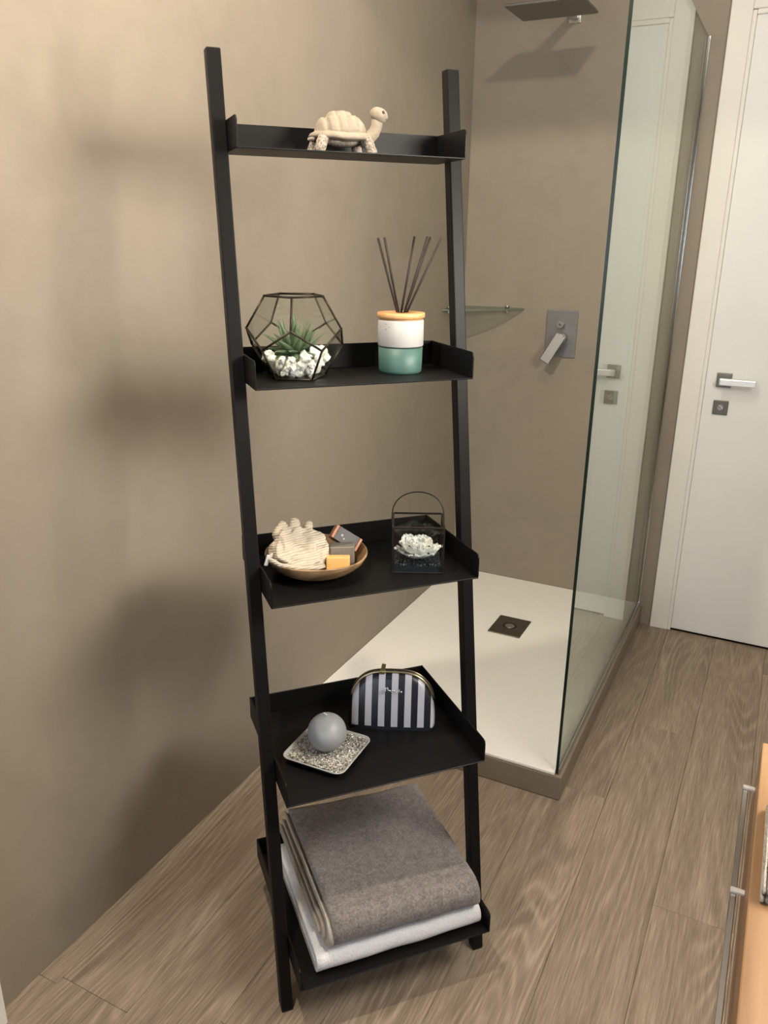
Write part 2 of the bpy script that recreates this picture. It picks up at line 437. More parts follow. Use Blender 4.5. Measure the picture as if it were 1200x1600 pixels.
# ------------------------------------------------------------------ ladder shelf
PSI = R(42.2342)
E1 = Vector((math.sin(PSI), math.cos(PSI), 0)); E2 = Vector((-math.cos(PSI), math.sin(PSI), 0))
LO = Vector((.5293, 1.0143, 0)); LRZ = math.pi / 2 - PSI
W_ = .4117
SZ = [1.6366, 1.2544, .8754, .4989, .1182]
LEAN = .1629; ZTOP = 1.7964; RW = .0242
BACK = .322
def L(a, b, z): return LO + E1 * a + E2 * b + Vector((0, 0, z))
lad = empty('ladder_shelf', LO, LRZ, 'tall black metal leaning ladder shelf with five trays', 'shelf')
def rail(a0):
    bm = NB()
    dv = Vector((0, LEAN, 1))
    depth = .026
    A = [bm.verts.new((a0 + x, y, 0.004)) for x, y in ((0, 0), (RW, 0), (RW, depth), (0, depth))]
    B = [bm.verts.new((a0 + x, y + LEAN * ZTOP, ZTOP)) for x, y in ((0, 0), (RW, 0), (RW, depth), (0, depth))]
    bm.faces.new(A[::-1]); bm.faces.new(B)
    for i in range(4): bm.faces.new((A[i], A[(i + 1) % 4], B[(i + 1) % 4], B[i]))
    bmesh.ops.bevel(bm, geom=list(bm.edges), offset=.0022, segments=2, affect='EDGES', profile=.5)
    r = obj('rail', bm, M['rail'], lad)
    obj('foot_pad', box(NB(), a0 + .001, a0 + RW - .001, .001, depth - .001, 0, .0042, .001, 1), M['rubber'], r)
rail(-RW - .0003); rail(W_ + .0003)
TH = .0028
FH = .050
for i, z in enumerate(SZ):
    fd = LEAN * z - .083 + .0085 * i * .0 + (.016, .010, .009, .003, 0)[i]
    bm = NB()
    box(bm, 0, W_, fd, BACK, z, z + TH, .0009, 1)
    s = obj('shelf_tray', bm, M['black'], lad)
    obj('back_lip', box(NB(), TH, W_ - TH, BACK - TH, BACK, z + TH, z + FH, .0009, 1), M['black'], s)
    for a in (0, W_ - TH):
        bm = NB()
        ch = .008
        Ms = Matrix(((0, 0, 1, a), (1, 0, 0, 0), (0, 1, 0, 0), (0, 0, 0, 1)))
        prism(bm, [(fd, z + TH), (BACK, z + TH), (BACK, z + FH), (fd + ch, z + FH), (fd + ch * .35, z + FH - ch * .25), (fd, z + FH - ch)], 0, TH, .0006, Ms)
        obj('side_lip', bm, M['black'], s)
ST = [z + TH for z in SZ]      # tray surfaces

# ------------------------------------------------------------------ shelf 1: turtle
M['stone'] = plain('cream_stone', (.295, .243, .182), .75, var=.10, scale=120, bump=.25)
M['stone2'] = plain('speckled_stone', (.27, .225, .18), .85, var=.75, scale=320, bump=.5)
M['eye'] = plain('dark_eye', (.05, .04, .03), .4)
tu = empty('turtle_figurine', L(.196, .258, ST[0]), LRZ, 'cream stone turtle figurine with raised head on the top shelf', 'figurine')
# shell: dome with raised scutes
bm = NB()
NU, NV = 96, 26
rings = []
for v in range(NV + 1):
    ph = v / NV * math.pi / 2
    row = []
    for u in range(NU):
        th = 2 * math.pi * u / NU
        rx, ry, rz_ = .0465, .036, .0415
        cr = math.cos(ph) ** .82
        x = rx * cr * math.cos(th); y = ry * cr * math.sin(th); zz = .0275 + rz_ * math.sin(ph)
        # scutes: grooves at constant x and along a side line
        g = 0
        xs = x / rx
        for gx in (-.62, -.22, .2, .6):
            g = max(g, math.exp(-((xs - gx) / .05) ** 2))
        hh = math.sin(ph)
        g2 = math.exp(-((hh - .86) / .05) ** 2)
        g3 = math.exp(-((hh - .10) / .05) ** 2)
        g = max(g if hh < .97 else 0, g2, g3)
        step = .0016 * ((xs * 2.5 + 10.55) % 1.0)
        k = 1 + (-.095 * g + step * 22 * (1 - g))
        nz = noise.noise(Vector((x * 160, y * 160, zz * 160))) * .012
        row.append(bm.verts.new((x * (k + nz), y * (k + nz), .0275 + (zz - .0275) * (k + nz))))
        if v == NV: break
    rings.append(row)
for v in range(NV):
    A, B = rings[v], rings[v + 1]
    for u in range(NU):
        if len(B) > 1: f = bm.faces.new((A[u], A[(u + 1) % NU], B[(u + 1) % NU], B[u]))
        else: f = bm.faces.new((A[u], A[(u + 1) % NU], B[0]))
        f.smooth = True
sl = obj('shell', bm, M['stone'], tu)
sl.rotation_euler = (0, R(-3), 0)
bm = NB()
seg = 72
prof = [(.80, .031), (1.0, .0325), (1.16, .0285), (1.22, .0245), (1.19, .0215), (1.05, .021), (.75, .018)]
rr = []
for (k, zz) in prof:
    row = []
    for u in range(seg):
        th = 2 * math.pi * u / seg
        wv = 1 + .025 * math.cos(th * 13) * (1 if k > 1 else 0)
        fx = .046 * k * wv; fy = .036 * k * wv
        row.append(bm.verts.new((fx * math.cos(th), fy * math.sin(th), zz + .004 * max(0, -math.cos(th)) + .0035 * max(0, math.cos(th)))))
    rr.append(row)
for A, B in zip(rr[:-1], rr[1:]):
    for u in range(seg):
        f = bm.faces.new((A[u], A[(u + 1) % seg], B[(u + 1) % seg], B[u])); f.smooth = True
bm.faces.new(rr[-1]); bm.faces.new(rr[0][::-1])
obj('shell_rim', bm, M['stone'], tu)
bm = NB(); ell(bm, (0, 0, .0205), (.038, .026, .0085), 24, 12); obj('belly', bm, M['stone2'], tu)
def leg(x, y, dx, dy):
    bm = NB()
    tube(bm, [(x, y, .024), (x + dx * .5, y + dy * .6, .017), (x + dx * .8, y + dy, .009), (x + dx, y + dy, .004), (x + dx, y + dy, 0)], [.0095, .0095, .009, .0098, .0090], 14)
    for v in bm.verts: v.co += Vector((noise.noise(v.co * 200), noise.noise(v.co * 200 + Vector((9, 0, 0))), 0)) * .0012
    obj('leg', bm, M['stone2'], tu)
leg(.036, -.022, .010, -.010); leg(.034, .022, .008, .008); leg(-.038, -.022, -.010, -.010); leg(-.036, .022, -.008, .008)
bm = NB(); tube(bm, [(-.048, -.006, .023), (-.056, -.010, .021), (-.063, -.013, .0215)], [.006, .004, .0022], 10); obj('tail', bm, M['stone2'], tu)
bm = NB()
tube(bm, [(.036, 0, .023), (.050, -.002, .028), (.060, -.004, .038), (.0645, -.006, .050), (.0645, -.008, .061)], [.012, .0115, .0105, .0098, .0095], 18)
ell(bm, (.0665, -.010, .0660), (.0165, .0128, .0122), 20, 14, Matrix.Translation((.0665, -.010, .0655)) @ Matrix.Rotation(R(22), 4, 'Y') @ Matrix.Rotation(R(-20), 4, 'Z') @ Matrix.Translation((-.0665, .010, -.0655)))
hd_ = obj('head_and_neck', bm, M['stone'], tu)
bm = NB(); ell(bm, (.0705, -.0218, .0690), (.0030, .0022, .0030), 12, 8); obj('eye', bm, M['eye'], hd_)
bm = NB(); ell(bm, (.0780, -.0005, .0690), (.0030, .0022, .0030), 12, 8); obj('eye', bm, M['eye'], hd_)
bm = NB()
tube(bm, [(.0768, -.0205, .0582), (.0815, -.0138, .0586), (.0822, -.0070, .0586)], .0006, 6); obj('mouth', bm, M['eye'], hd_)

# ------------------------------------------------------------------ shelf 2: terrarium
e = .0645
M['brass_dark'] = plain('dark_bronze_wire', (.035, .026, .018), .4, .7, var=.15)
TC = (.1005, .238); TRZ = LRZ + R(-20)
ter = empty('glass_terrarium', L(TC[0], TC[1], ST[1]), TRZ, 'geometric glass terrarium of pentagon panes with dark wire edges on the second shelf', 'terrarium')
r_in = e * .8507; r_out = e * 1.3764
h1 = e * .8507 * 1.0; 
H_ = e * 2.2270
zA, zB, zC2, zD = 0.002, .002 + e * .8507, .002 + H_ - e * .8507, .002 + H_
bot = [Vector((r_in * math.cos(R(-90 + 36 + 72 * k)), r_in * math.sin(R(-90 + 36 + 72 * k)), zA)) for k in range(5)]
lo5 = [Vector((r_out * math.cos(R(-90 + 36 + 72 * k)), r_out * math.sin(R(-90 + 36 + 72 * k)), zB)) for k in range(5)]
hi5 = [Vector((r_out * math.cos(R(-90 + 72 + 72 * k)), r_out * math.sin(R(-90 + 72 + 72 * k)), zC2)) for k in range(5)]
top = [Vector((r_in * math.cos(R(-90 + 72 + 72 * k)), r_in * math.sin(R(-90 + 72 + 72 * k)), zD)) for k in range(5)]
faces = [[bot[k] for k in range(5)]]
for k in range(5):
    j = (k + 1) % 5
    faces.append([bot[k], bot[j], lo5[j], hi5[k], lo5[k]])
    faces.append([top[k], top[j], hi5[j], lo5[j], hi5[k]])
cen = Vector((0, 0, zA + H_ / 2))
for fi, f in enumerate(faces):
    bm = NB(); c = sum(f, Vector()) / 5
    inner = [cen + (c + (p - c) * .985 - cen) * .992 for p in f]
    nrm = (c - cen).normalized() * .0012
    A = [bm.verts.new(p) for p in inner]; B = [bm.verts.new(p - nrm) for p in inner]
    bm.faces.new(A); bm.faces.new(B[::-1])
    for k in range(5): bm.faces.new((A[k], A[(k + 1) % 5], B[(k + 1) % 5], B[k]))
    obj('pane', bm, M['thin'], ter)
seen = []
for f in faces:
    for k in range(5):
        a, b = f[k], f[(k + 1) % 5]
        if any((a - c).length < 1e-5 and (b - d).length < 1e-5 or (a - d).length < 1e-5 and (b - c).length < 1e-5 for c, d in seen): continue
        seen.append((a, b))
        bm = NB(); tube(bm, [a, b], .0020, 8)
        ell(bm, a, (.0024,) * 3, 8, 6)
        obj('wire_edge', bm, M['brass_dark'], ter)
# white pebbles
M['pebble'] = plain('white_pebble', (.86, .84, .79), .8, var=.08, scale=60, bump=.3)
def rock(seed, amp=.55):
    bm = NB(); bmesh.ops.create_icosphere(bm, subdivisions=2, radius=1)
    o = Vector((seed * 7.1, seed * 3.3, seed))
    for v in bm.verts:
        c = v.co.normalized()
        d = 1 + amp * noise.noise(c * 1.3 + o) + amp * .6 * noise.noise(c * 3.1 + o)
        q = c * d
        v.co = Vector((q.x, q.y, q.z))
    for f in bm.faces: f.smooth = False
    return bm
rocks = []
for k in range(5):
    me = D.meshes.new('white_pebble'); b = rock(k + 1); b.to_mesh(me); b.free(); me.materials.append(M['pebble']); rocks.append(me)
random.seed(11)
tz = Matrix.Rotation(TRZ, 4, 'Z')
def in_ter(x, y, z): return L(TC[0], TC[1], ST[1]) + tz @ Vector((x, y, z))
def apothem(z):   # inner radius of the terrarium at height z
    return .044 + (z / (e * .8507)) * (.0715 - .044)
pk = 0
spots = []
for (n_, rad, zz, sc) in ((6, .0225, .0145, .0115), (12, .038, .0160, .0100), (1, 0, .0145, .0120), (14, .047, .028, .0090), (10, .035, .029, .0095), (15, .056, .038, .0072), (5, .022, .030, .0105)):
    for k in range(n_):
        a = 2 * math.pi * (k + .37 * (zz * 100 % 1)) / n_ + random.uniform(-.12, .12)
        spots.append((rad * math.cos(a), rad * math.sin(a), zz + random.uniform(-.001, .001), sc * random.uniform(.86, 1.04)))
spots += [(.038, -.018, .047, .0135), (.048, -.001, .047, .0115), (.030, .016, .046, .0105), (-.046, -.020, .043, .0085), (.018, -.032, .040, .010)]
for (x, y, z, s_) in spots:
    o = D.objects.new('white_pebble', rocks[pk % 5]); COL.objects.link(o); pk += 1
    o.location = in_ter(x, y, z); o.rotation_euler = [random.uniform(0, 6.28) for _ in range(3)]; o.scale = (s_ * 1.12, s_, s_ * .82)
    tag(o, 'rough white pebble in the bed of stones inside the geometric terrarium', 'pebble', 'white pebbles in the terrarium')
# succulent
def leaf_mat(name, c0, c1):
    s = NT(name); tc = s.n('ShaderNodeTexCoord'); sp = s.n('ShaderNodeSeparateXYZ'); s.l(tc.outputs['Object'], sp.inputs[0])
    nz = s.n('ShaderNodeTexNoise', Scale=90.0, Detail=3.0); s.l(tc.outputs['Object'], nz.inputs['Vector'])
    v = s.math('ADD', s.math('MULTIPLY', sp.outputs[2], 10.0), s.math('MULTIPLY', nz.outputs[0], .5))
    r = s.ramp(v, [(.2, c0), (.9, c1)]); s.l(r.outputs[0], s.p.inputs['Base Color']); s.p.inputs['Roughness'].default_value = .5
    s.p.inputs['Subsurface Weight'].default_value = .0
    return s.m
M['leaf'] = leaf_mat('succulent_green', (.050, .085, .038), (.125, .190, .095))
def spike(length, wid, bend):
    bm = NB(); n = 9; rows = []
    for i in range(n + 1):
        t = i / n
        x = length * (t - .25 * bend * t * t) ; z = 0
        out = bend * length * .45 * t * t
        w_ = wid * (1 - t) ** .75 * (.72 + .9 * t * (1 - t) * 2) + .0002
        th = w_ * .38
        p = Vector((out, 0, length * t * (1 - .12 * bend * t)))
        rows.append([bm.verts.new(p + Vector((0, -w_, 0))), bm.verts.new(p + Vector((th * 1.5, -w_ * .4, 0))), bm.verts.new(p + Vector((th * 1.5, w_ * .4, 0))), bm.verts.new(p + Vector((0, w_, 0))), bm.verts.new(p + Vector((-th * .25, 0, 0)))])
    for A, B in zip(rows[:-1], rows[1:]):
        for k in range(5):
            f = bm.faces.new((A[k], A[(k + 1) % 5], B[(k + 1) % 5], B[k])); f.smooth = True
    bm.faces.new(rows[0][::-1]); bm.faces.new(rows[-1])
    return bm
pl = empty('succulent_plant', in_ter(-.002, .004, .040), TRZ, 'spiky green succulent growing in the geometric glass terrarium', 'plant')
lv = []
for (ln, wd, bd_) in ((.070, .0105, .15), (.066, .0125, .40), (.056, .0135, .75)):
    b = spike(ln, wd, bd_); me = D.meshes.new('leaf'); bmesh.ops.recalc_face_normals(b, faces=b.faces); b.to_mesh(me); b.free(); me.materials.append(M['leaf']); lv.append(me)
random.seed(21)
for (cnt, tilt, kind, off) in ((4, 10, 0, .1), (7, 28, 0, .5), (9, 46, 1, .2), (9, 64, 2, .7), (7, 78, 2, .3)):
    for k in range(cnt):
        o = D.objects.new('leaf', lv[kind]); COL.objects.link(o); o.parent = pl
        az = 2 * math.pi * (k + off) / cnt + random.uniform(-.15, .15)
        o.rotation_euler = Matrix.Rotation(az, 3, 'Z').to_4x4().to_3x3().to_euler()
        Mr = Matrix.Rotation(az, 4, 'Z') @ Matrix.Rotation(R(tilt + random.uniform(-6, 6)), 4, 'Y')
        o.rotation_euler = Mr.to_euler()
        o.location = Mr @ Vector((0, 0, 0)) + Vector((.006 * math.cos(az), .006 * math.sin(az), 0.001 * (4 - cnt % 4)))
        s_ = random.uniform(.85, 1.05); o.scale = (s_, s_, s_)

# diffuser
M['cer_w'] = None
s = NT('speckled_white_ceramic'); tc = s.n('ShaderNodeTexCoord')
vo = s.n('ShaderNodeTexVoronoi', Scale=95.0); s.l(tc.outputs['Object'], vo.inputs['Vector'])
nz = s.n('ShaderNodeTexNoise', Scale=38.0, Detail=1.0); s.l(tc.outputs['Object'], nz.inputs['Vector'])
spk = s.math('MULTIPLY', s.math('LESS_THAN', vo.outputs['Distance'], .17), s.math('GREATER_THAN', nz.outputs[0], .52))
r = s.ramp(spk, [(0, (.50, .492, .48)), (1, (.14, .12, .10))]); s.l(r.outputs[0], s.p.inputs['Base Color']); s.p.inputs['Roughness'].default_value = .35
M['cer_w'] = s.m
M['cer_g'] = plain('teal_glaze', (.058, .128, .112), .5, var=.10, scale=25)
M['reed'] = plain('dark_reed', (.022, .014, .010), .7, var=.2)
df = empty('reed_diffuser', L(.3078, .239, ST[1]), LRZ, 'white and teal ceramic reed diffuser with wooden lid and black sticks', 'diffuser')
bm = NB(); lathe(bm, [(0, 0), (.0385, 0), (.0405, .002), (.0415, .006), (.0425, .0485), (0, .0485)], 64); obj('teal_base', bm, M['cer_g'], df)
bm = NB(); lathe(bm, [(.0385, .0485), (.0415, .0487), (.0415, .0505), (.0385, .0507)], 64); obj('groove_band', bm, M['dark'], df)
bm = NB(); lathe(bm, [(0, .0506), (.0425, .0506), (.0435, .052), (.0437, .097), (.0425, .0995), (.036, .0998), (0, .0998)], 64); obj('white_jar', bm, M['cer_w'], df)
bm = NB(); lathe(bm, [(.030, .0999), (.0405, .0999), (.0405, .1025), (.044, .1028), (.0455, .1045), (.0455, .1105), (.0445, .112), (.009, .112), (.009, .104)], 64); obj('wooden_lid', bm, M['bamboo'], df)
for (a, z_, ta, by, ty) in ((-.0055, .105, -.0466, 0, .004), (-.002, .105, -.038, .003, -.006), (.0005, .105, .0293, .004, .012), (.004, .105, .0485, -.001, -.004), (.005, .105, .0589, .002, .006), (.0065, .105, .0748, -.003, -.008)):
    bm = NB(); tube(bm, [(a, by, .104), (ta, ty, .2465 + random.uniform(-.002, .002))], .0023, 8); obj('reed', bm, M['reed'], df)

# ------------------------------------------------------------------ shelf 3: bowl, glove, soaps, lantern
BC = (.1235, .2045)
bo = obj('wooden_bowl', lathe(NB(), [(0, 0), (.040, 0), (.058, .003), (.078, .0125), (.093, .026), (.1005, .0395), (.1003, .0415), (.0985, .0420), (.0965, .0405), (.089, .028), (.075, .0160), (.055, .0085), (.03, .0065), (0, .006)], 96), M['bowlw'], None, loc=L(BC[0], BC[1], ST[2]), rz=LRZ)
tag(bo, 'shallow round wooden bowl holding a glove and soaps', 'bowl')
for v in bo.data.vertices:
    v.co.z += .0012 * math.sin(3 * math.atan2(v.co.y, v.co.x) + 1) * (v.co.z / .04)
def LB(x, y, z): return L(BC[0] + x, BC[1] + y, ST[2] + z)
# glove
s = NT('ribbed_cream_knit'); tc = s.n('ShaderNodeTexCoord')
wv = s.n('ShaderNodeTexWave', Scale=70.0, Distortion=3.2, Detail=2.0); wv.inputs['Detail Scale'].default_value = .35; wv.bands_direction = 'Z'
mp = s.n('ShaderNodeMapping'); mp.inputs['Rotation'].default_value = (R(18), R(6), 0); s.l(tc.outputs['Object'], mp.inputs[0]); s.l(mp.outputs[0], wv.inputs['Vector'])
r = s.ramp(wv.outputs[0], [(.1, (.43, .37, .285)), (.6, (.54, .475, .375))]); s.l(r.outputs[0], s.p.inputs['Base Color']); s.p.inputs['Roughness'].default_value = .9
s.bump(wv.outputs[0], .7, .0016); M['knit'] = s.m
gv = empty('exfoliating_glove', LB(-.035, -.005, .008), LRZ, 'crumpled cream ribbed bath glove lying in the wooden bowl', 'glove')
bm = NB()
def cap(p, q, r0, r1, sq=None):
    P, Q = Vector(p), Vector(q)
    pts = [P.lerp(Q, t) for t in (0, .25, .5, .75, 1)]
    tube(bm, pts, [r0 + (r1 - r0) * t for t in (0, .25, .5, .75, 1)], 14, True, sq)
    ell(bm, P, (r0,) * 3, 14, 10); ell(bm, Q, (r1,) * 3, 14, 10)
# crumpled palm as a folded ring with hollow, fingers at the back/top
b = bmesh.new(); bmesh.ops.create_uvsphere(b, u_segments=120, v_segments=80, radius=1.0)
hol = Vector((-.05, -.72, .69)).normalized(); hol2 = Vector((.62, -.66, .30)).normalized()
for v in b.verts:
    c = v.co.normalized()
    dh = math.acos(max(-1, min(1, c.dot(hol)))); dh2 = math.acos(max(-1, min(1, c.dot(hol2))))
    az = math.atan2(c.z - hol.z, c.x - hol.x)
    d = 1 - .56 * math.exp(-(dh / .44) ** 2) + .11 * math.exp(-((dh - .80) / .16) ** 2) - .24 * math.exp(-(dh2 / .20) ** 2)
    d += .055 * math.sin(5 * az + 9 * dh) * math.exp(-((dh - .65) / .5) ** 2)
    d += .09 * noise.noise(c * 2.2 + Vector((3, 1, 4))) + .045 * noise.noise(c * 5.5)
    d += .040 * math.sin(24 * dh + 1.5 * noise.noise(c * 3)) * max(0, 1 - abs(dh - .75) / .85)
    p = Vector((c.x * .058 * d, c.y * .052 * d, .036 + c.z * .044 * d))
    p.y += .012 * (p.z - .03) / .04
    p.z = max(p.z, .004 + 4.2 * max(0, p.xy.length - .02) ** 2 * 2.2)
    v.co = p
merge(bm, b)
cap((-.034, .026, .068), (-.024, .038, .080), .0130, .0108)
cap((-.004, .030, .072), (.001, .042, .082), .0130, .0115)
cap((.022, .028, .068), (.030, .038, .077), .0115, .0085)
cap((-.052, -.016, .034), (-.024, -.048, .030), .0085, .0085)
cap((-.024, -.048, .030), (.026, -.048, .026), .0085, .0080)
pm = obj('glove_body', bm, M['knit'], gv, smooth=True)
rm = pm.modifiers.new('remesh', 'REMESH'); rm.mode = 'VOXEL'; rm.voxel_size = .0013; rm.use_smooth_shade = True
sm = pm.modifiers.new('smooth', 'SMOOTH'); sm.iterations = 3; sm.factor = .5
tx = D.textures.new('glove_folds', 'CLOUDS'); tx.noise_scale = .015
dp = pm.modifiers.new('folds', 'DISPLACE'); dp.texture = tx; dp.strength = .005; dp.mid_level = .5; dp.texture_coords = 'LOCAL'
sm2 = pm.modifiers.new('smooth2', 'SMOOTH'); sm2.iterations = 2
M['satin_tag'] = plain('white_satin', (.62, .62, .62), .4, var=.04)
bm = NB(); Mt = Matrix.Translation((-.068, -.028, .048)) @ Matrix.Rotation(R(18), 4, 'Y') @ Matrix.Rotation(R(15), 4, 'Z')
box(bm, -.004, .004, -.0012, .0012, -.018, .004, .001, 2, Mt); obj('fabric_tag', bm, M['satin_tag'], gv)
bm = NB()
tube(bm, [(-.058, -.016, .048), (-.066, -.026, .042), (-.050, -.048, .036), (-.018, -.062, .031), (.020, -.062, .027), (.032, -.056, .027)], .0045, 10)
obj('cuff', bm, M['knit'], gv)
# soaps
OR = R(-20)
M['soapy'] = plain('honey_soap', (.76, .44, .155), .45, var=.03, scale=30, **{'Subsurface Weight': .12})
M['soapy'].node_tree.nodes['Principled BSDF'].inputs['Subsurface Radius'].default_value = (.01, .005, .002)
sy = obj('soap_bar', box(NB(), -.0225, .0225, -.011, .011, 0, .031, .002, 2), M['soapy'], None, loc=LB(.0305, -.044, .0118), rot=(R(-8), 0, LRZ + OR))
tag(sy, 'yellow honey coloured soap bar at the front of the wooden bowl', 'soap')
M['greycard'] = plain('grey_card', (.17, .155, .13), .5, var=.06)
gb = obj('soap_box', box(NB(), -.0235, .0235, -.017, .017, 0, .040, .0012, 1), M['greycard'], None, loc=LB(.050, -.014, .0130), rot=(R(-4), R(-2), LRZ + OR))
tag(gb, 'plain grey soap block right behind the yellow soap bar', 'soap')
M['copper'] = plain('copper_card', (.42, .20, .125), .42, .25, var=.08)
M['charcoal'] = plain('charcoal_card', (.095, .09, .088), .5, var=.06)
M['print'] = plain('pale_print', (.42, .42, .40), .5)
Mb = Matrix.Rotation(LRZ + OR, 4, 'Z') @ Matrix.Rotation(R(33), 4, 'Y') @ Matrix.Rotation(R(-28), 4, 'X')
cb = empty('soap_carton', LB(.0655, .018, .0535), 0, 'tilted charcoal soap carton with copper ends leaning in the wooden bowl', 'box')
cb.rotation_euler = Mb.to_euler()
obj('carton_sleeve', box(NB(), -.0235, .0235, -.015, .015, -.014, .014, .0006, 1), M['charcoal'], cb)
for x0 in (-.0295, .0237):
    obj('carton_end', box(NB(), x0, x0 + .0058, -.0149, .0149, -.0139, .0139, .0006, 1), M['copper'], cb)
bm = NB()
for k, (y_, w0, w1) in enumerate(((.007, -.014, -.002), (.003, -.016, .0), (-.001, -.015, -.004), (-.005, -.012, -.003))):
    box(bm, w0, w1, y_, y_ + .0014, .0141, .0143)
lathe(bm, [(0, 0), (.003, 0)], 16, -.012, 0)
obj('printed_lines', bm, M['print'], cb)
bm = NB(); box(bm, -.013, -.009, -.0153, -.0151, -.002, .002, .0); box(bm, -.006, -.003, -.0153, -.0151, -.006, -.003)
obj('printed_mark', bm, M['print'], cb)

# lantern
LRZ2 = LRZ + R(-22)
lw, lz = .0495, .0955
ldp = .044
lan = empty('glass_lantern', L(.3225, .1655, ST[2]), LRZ2, 'square glass lantern with black wire frame and arched handle on the middle shelf', 'lantern')
M['wire'] = plain('black_wire', (.02, .018, .016), .35, .5, var=.1)
bw = .0019
for sx in (-1, 1):
    for sy_ in (-1, 1):
        obj('corner_post', box(NB(), sx * lw - bw, sx * lw + bw, sy_ * ldp - bw, sy_ * ldp + bw, 0, lz, .0005, 1), M['wire'], lan)
for z in (.002, lz - .0001):
    for sy_ in (-1, 1): obj('frame_bar', box(NB(), -lw + bw, lw - bw, sy_ * ldp - bw, sy_ * ldp + bw, z - .0017, z + .0017, .0004, 1), M['wire'], lan)
    for sx in (-1, 1): obj('frame_bar', box(NB(), sx * lw - bw, sx * lw + bw, -ldp + bw, ldp - bw, z - .0017, z + .0017, .0004, 1), M['wire'], lan)
for sy_ in (-1, 1): obj('pane', box(NB(), -lw + bw, lw - bw, sy_ * ldp - .0008, sy_ * ldp + .0008, .004, lz - .002), M['thin'], lan)
for sx in (-1, 1): obj('pane', box(NB(), sx * lw - .0008, sx * lw + .0008, -ldp + bw, ldp - bw, .004, lz - .002), M['thin'], lan)
obj('floor_plate', box(NB(), -lw + bw, lw - bw, -ldp + bw, ldp - bw, .0005, .003), M['wire'], lan)
bm = NB(); pts = []
for k in range(25):
    a = math.pi * k / 24
    hgt = .049 * math.sin(a) ** .8
    pts.append((-(lw + .0025) * math.cos(a) , .020 + hgt * .25, lz - .010 + .010 + hgt))
pts = [(-(lw + .0025), .012, lz - .012)] + pts + [(lw + .0025, .012, lz - .012)]
tube(bm, pts, .0013, 8); obj('handle', bm, M['wire'], lan)
# dark gravel in lantern
M['gravel'] = plain('dark_blue_gravel', (.012, .016, .022), .35, var=.5, scale=200)
bm = NB(); random.seed(5)
box(bm, -lw + .0035, lw - .0035, -ldp + .0035, ldp - .0035, .0032, .014)
for k in range(240):
    b = bmesh.new(); bmesh.ops.create_icosphere(b, subdivisions=1, radius=random.uniform(.0022, .0036))
    merge(bm, b, Matrix.Translation((random.uniform(-lw + .0065, lw - .0065), random.uniform(-ldp + .0065, ldp - .0065), random.uniform(.0125, .0160))))
gr = obj('dark_gravel', bm, M['gravel'], None, loc=L(.3225, .1655, ST[2]), rz=LRZ2)
tag(gr, 'bed of dark glossy gravel inside the square lantern', 'gravel', kind='stuff')
# rosette
M['petal'] = plain('chalk_petal', (.66, .67, .645), .7, var=.10, scale=70)
def petal(length, wid, curl):
    bm = NB(); n, mm = 10, 8; g = []
    for i in range(n + 1):
        t = i / n; row = []
        w_ = wid * (math.sin(math.pi * (.10 + .80 * t)) ** .7)
        for j in range(mm + 1):
            s_ = (j / mm - .5) * 2
            x = length * t; y = w_ * s_
            z = curl * length * t * t + .28 * w_ * s_ * s_ + (.0018 * math.sin(9 * s_ + 5 * t) * t)
            if i == n: x += -.004 * s_ * s_ + .0025 * (1 - abs(s_))
            row.append(Vector((x, y, z)))
        g.append(row)
    th = .0016
    A = [[bm.verts.new(p) for p in row] for row in g]; B = [[bm.verts.new(p - Vector((0, 0, th))) for p in row] for row in g]
    for i in range(n):
        for j in range(mm):
            f = bm.faces.new((A[i][j], A[i][j + 1], A[i + 1][j + 1], A[i + 1][j])); f.smooth = True
            f = bm.faces.new((B[i][j], B[i + 1][j], B[i + 1][j + 1], B[i][j + 1])); f.smooth = True
    per = [(i, 0) for i in range(n + 1)] + [(n, j) for j in range(1, mm + 1)] + [(i, mm) for i in range(n - 1, -1, -1)] + [(0, j) for j in range(mm - 1, 0, -1)]
    for k in range(len(per)):
        (i, j), (i2, j2) = per[k], per[(k + 1) % len(per)]
        bm.faces.new((A[i][j], A[i2][j2], B[i2][j2], B[i][j]))
    return bm
ro = empty('echeveria_rosette', L(.3225, .1655, ST[2] + .0165) , LRZ2, 'pale white succulent rosette standing inside the square lantern', 'plant')
pms = []
for (ln, wd, cu) in ((.0445, .0195, .40), (.038, .0185, .50), (.026, .0140, .60)):
    b = petal(ln, wd, cu); me = D.meshes.new('petal'); bmesh.ops.recalc_face_normals(b, faces=b.faces); b.to_mesh(me); b.free(); me.materials.append(M['petal']); pms.append(me)
for (cnt, tilt, kd, off, z) in ((6, 2, 0, .15, .004), (5, 13, 1, .55, .008), (4, 34, 2, .2, .011)):
    for k in range(cnt):
        o = D.objects.new('petal', pms[kd]); COL.objects.link(o); o.parent = ro
        az = 2 * math.pi * (k + off) / cnt
        ex = 18 if (kd == 0 and 0.2 < (az % 6.283) < 2.9) else 0
        Mr = Matrix.Rotation(az, 4, 'Z') @ Matrix.Rotation(R(-tilt - ex), 4, 'Y')
        o.rotation_euler = Mr.to_euler(); o.location = Vector((.003 * math.cos(az), .003 * math.sin(az), z))
        s_ = random.uniform(.93, 1.04); o.scale = (s_, s_, s_)
bm = NB(); tube(bm, [(0, 0, -.001), (0, 0, .008)], [.006, .008], 12); obj('stem', bm, M['petal'], ro)

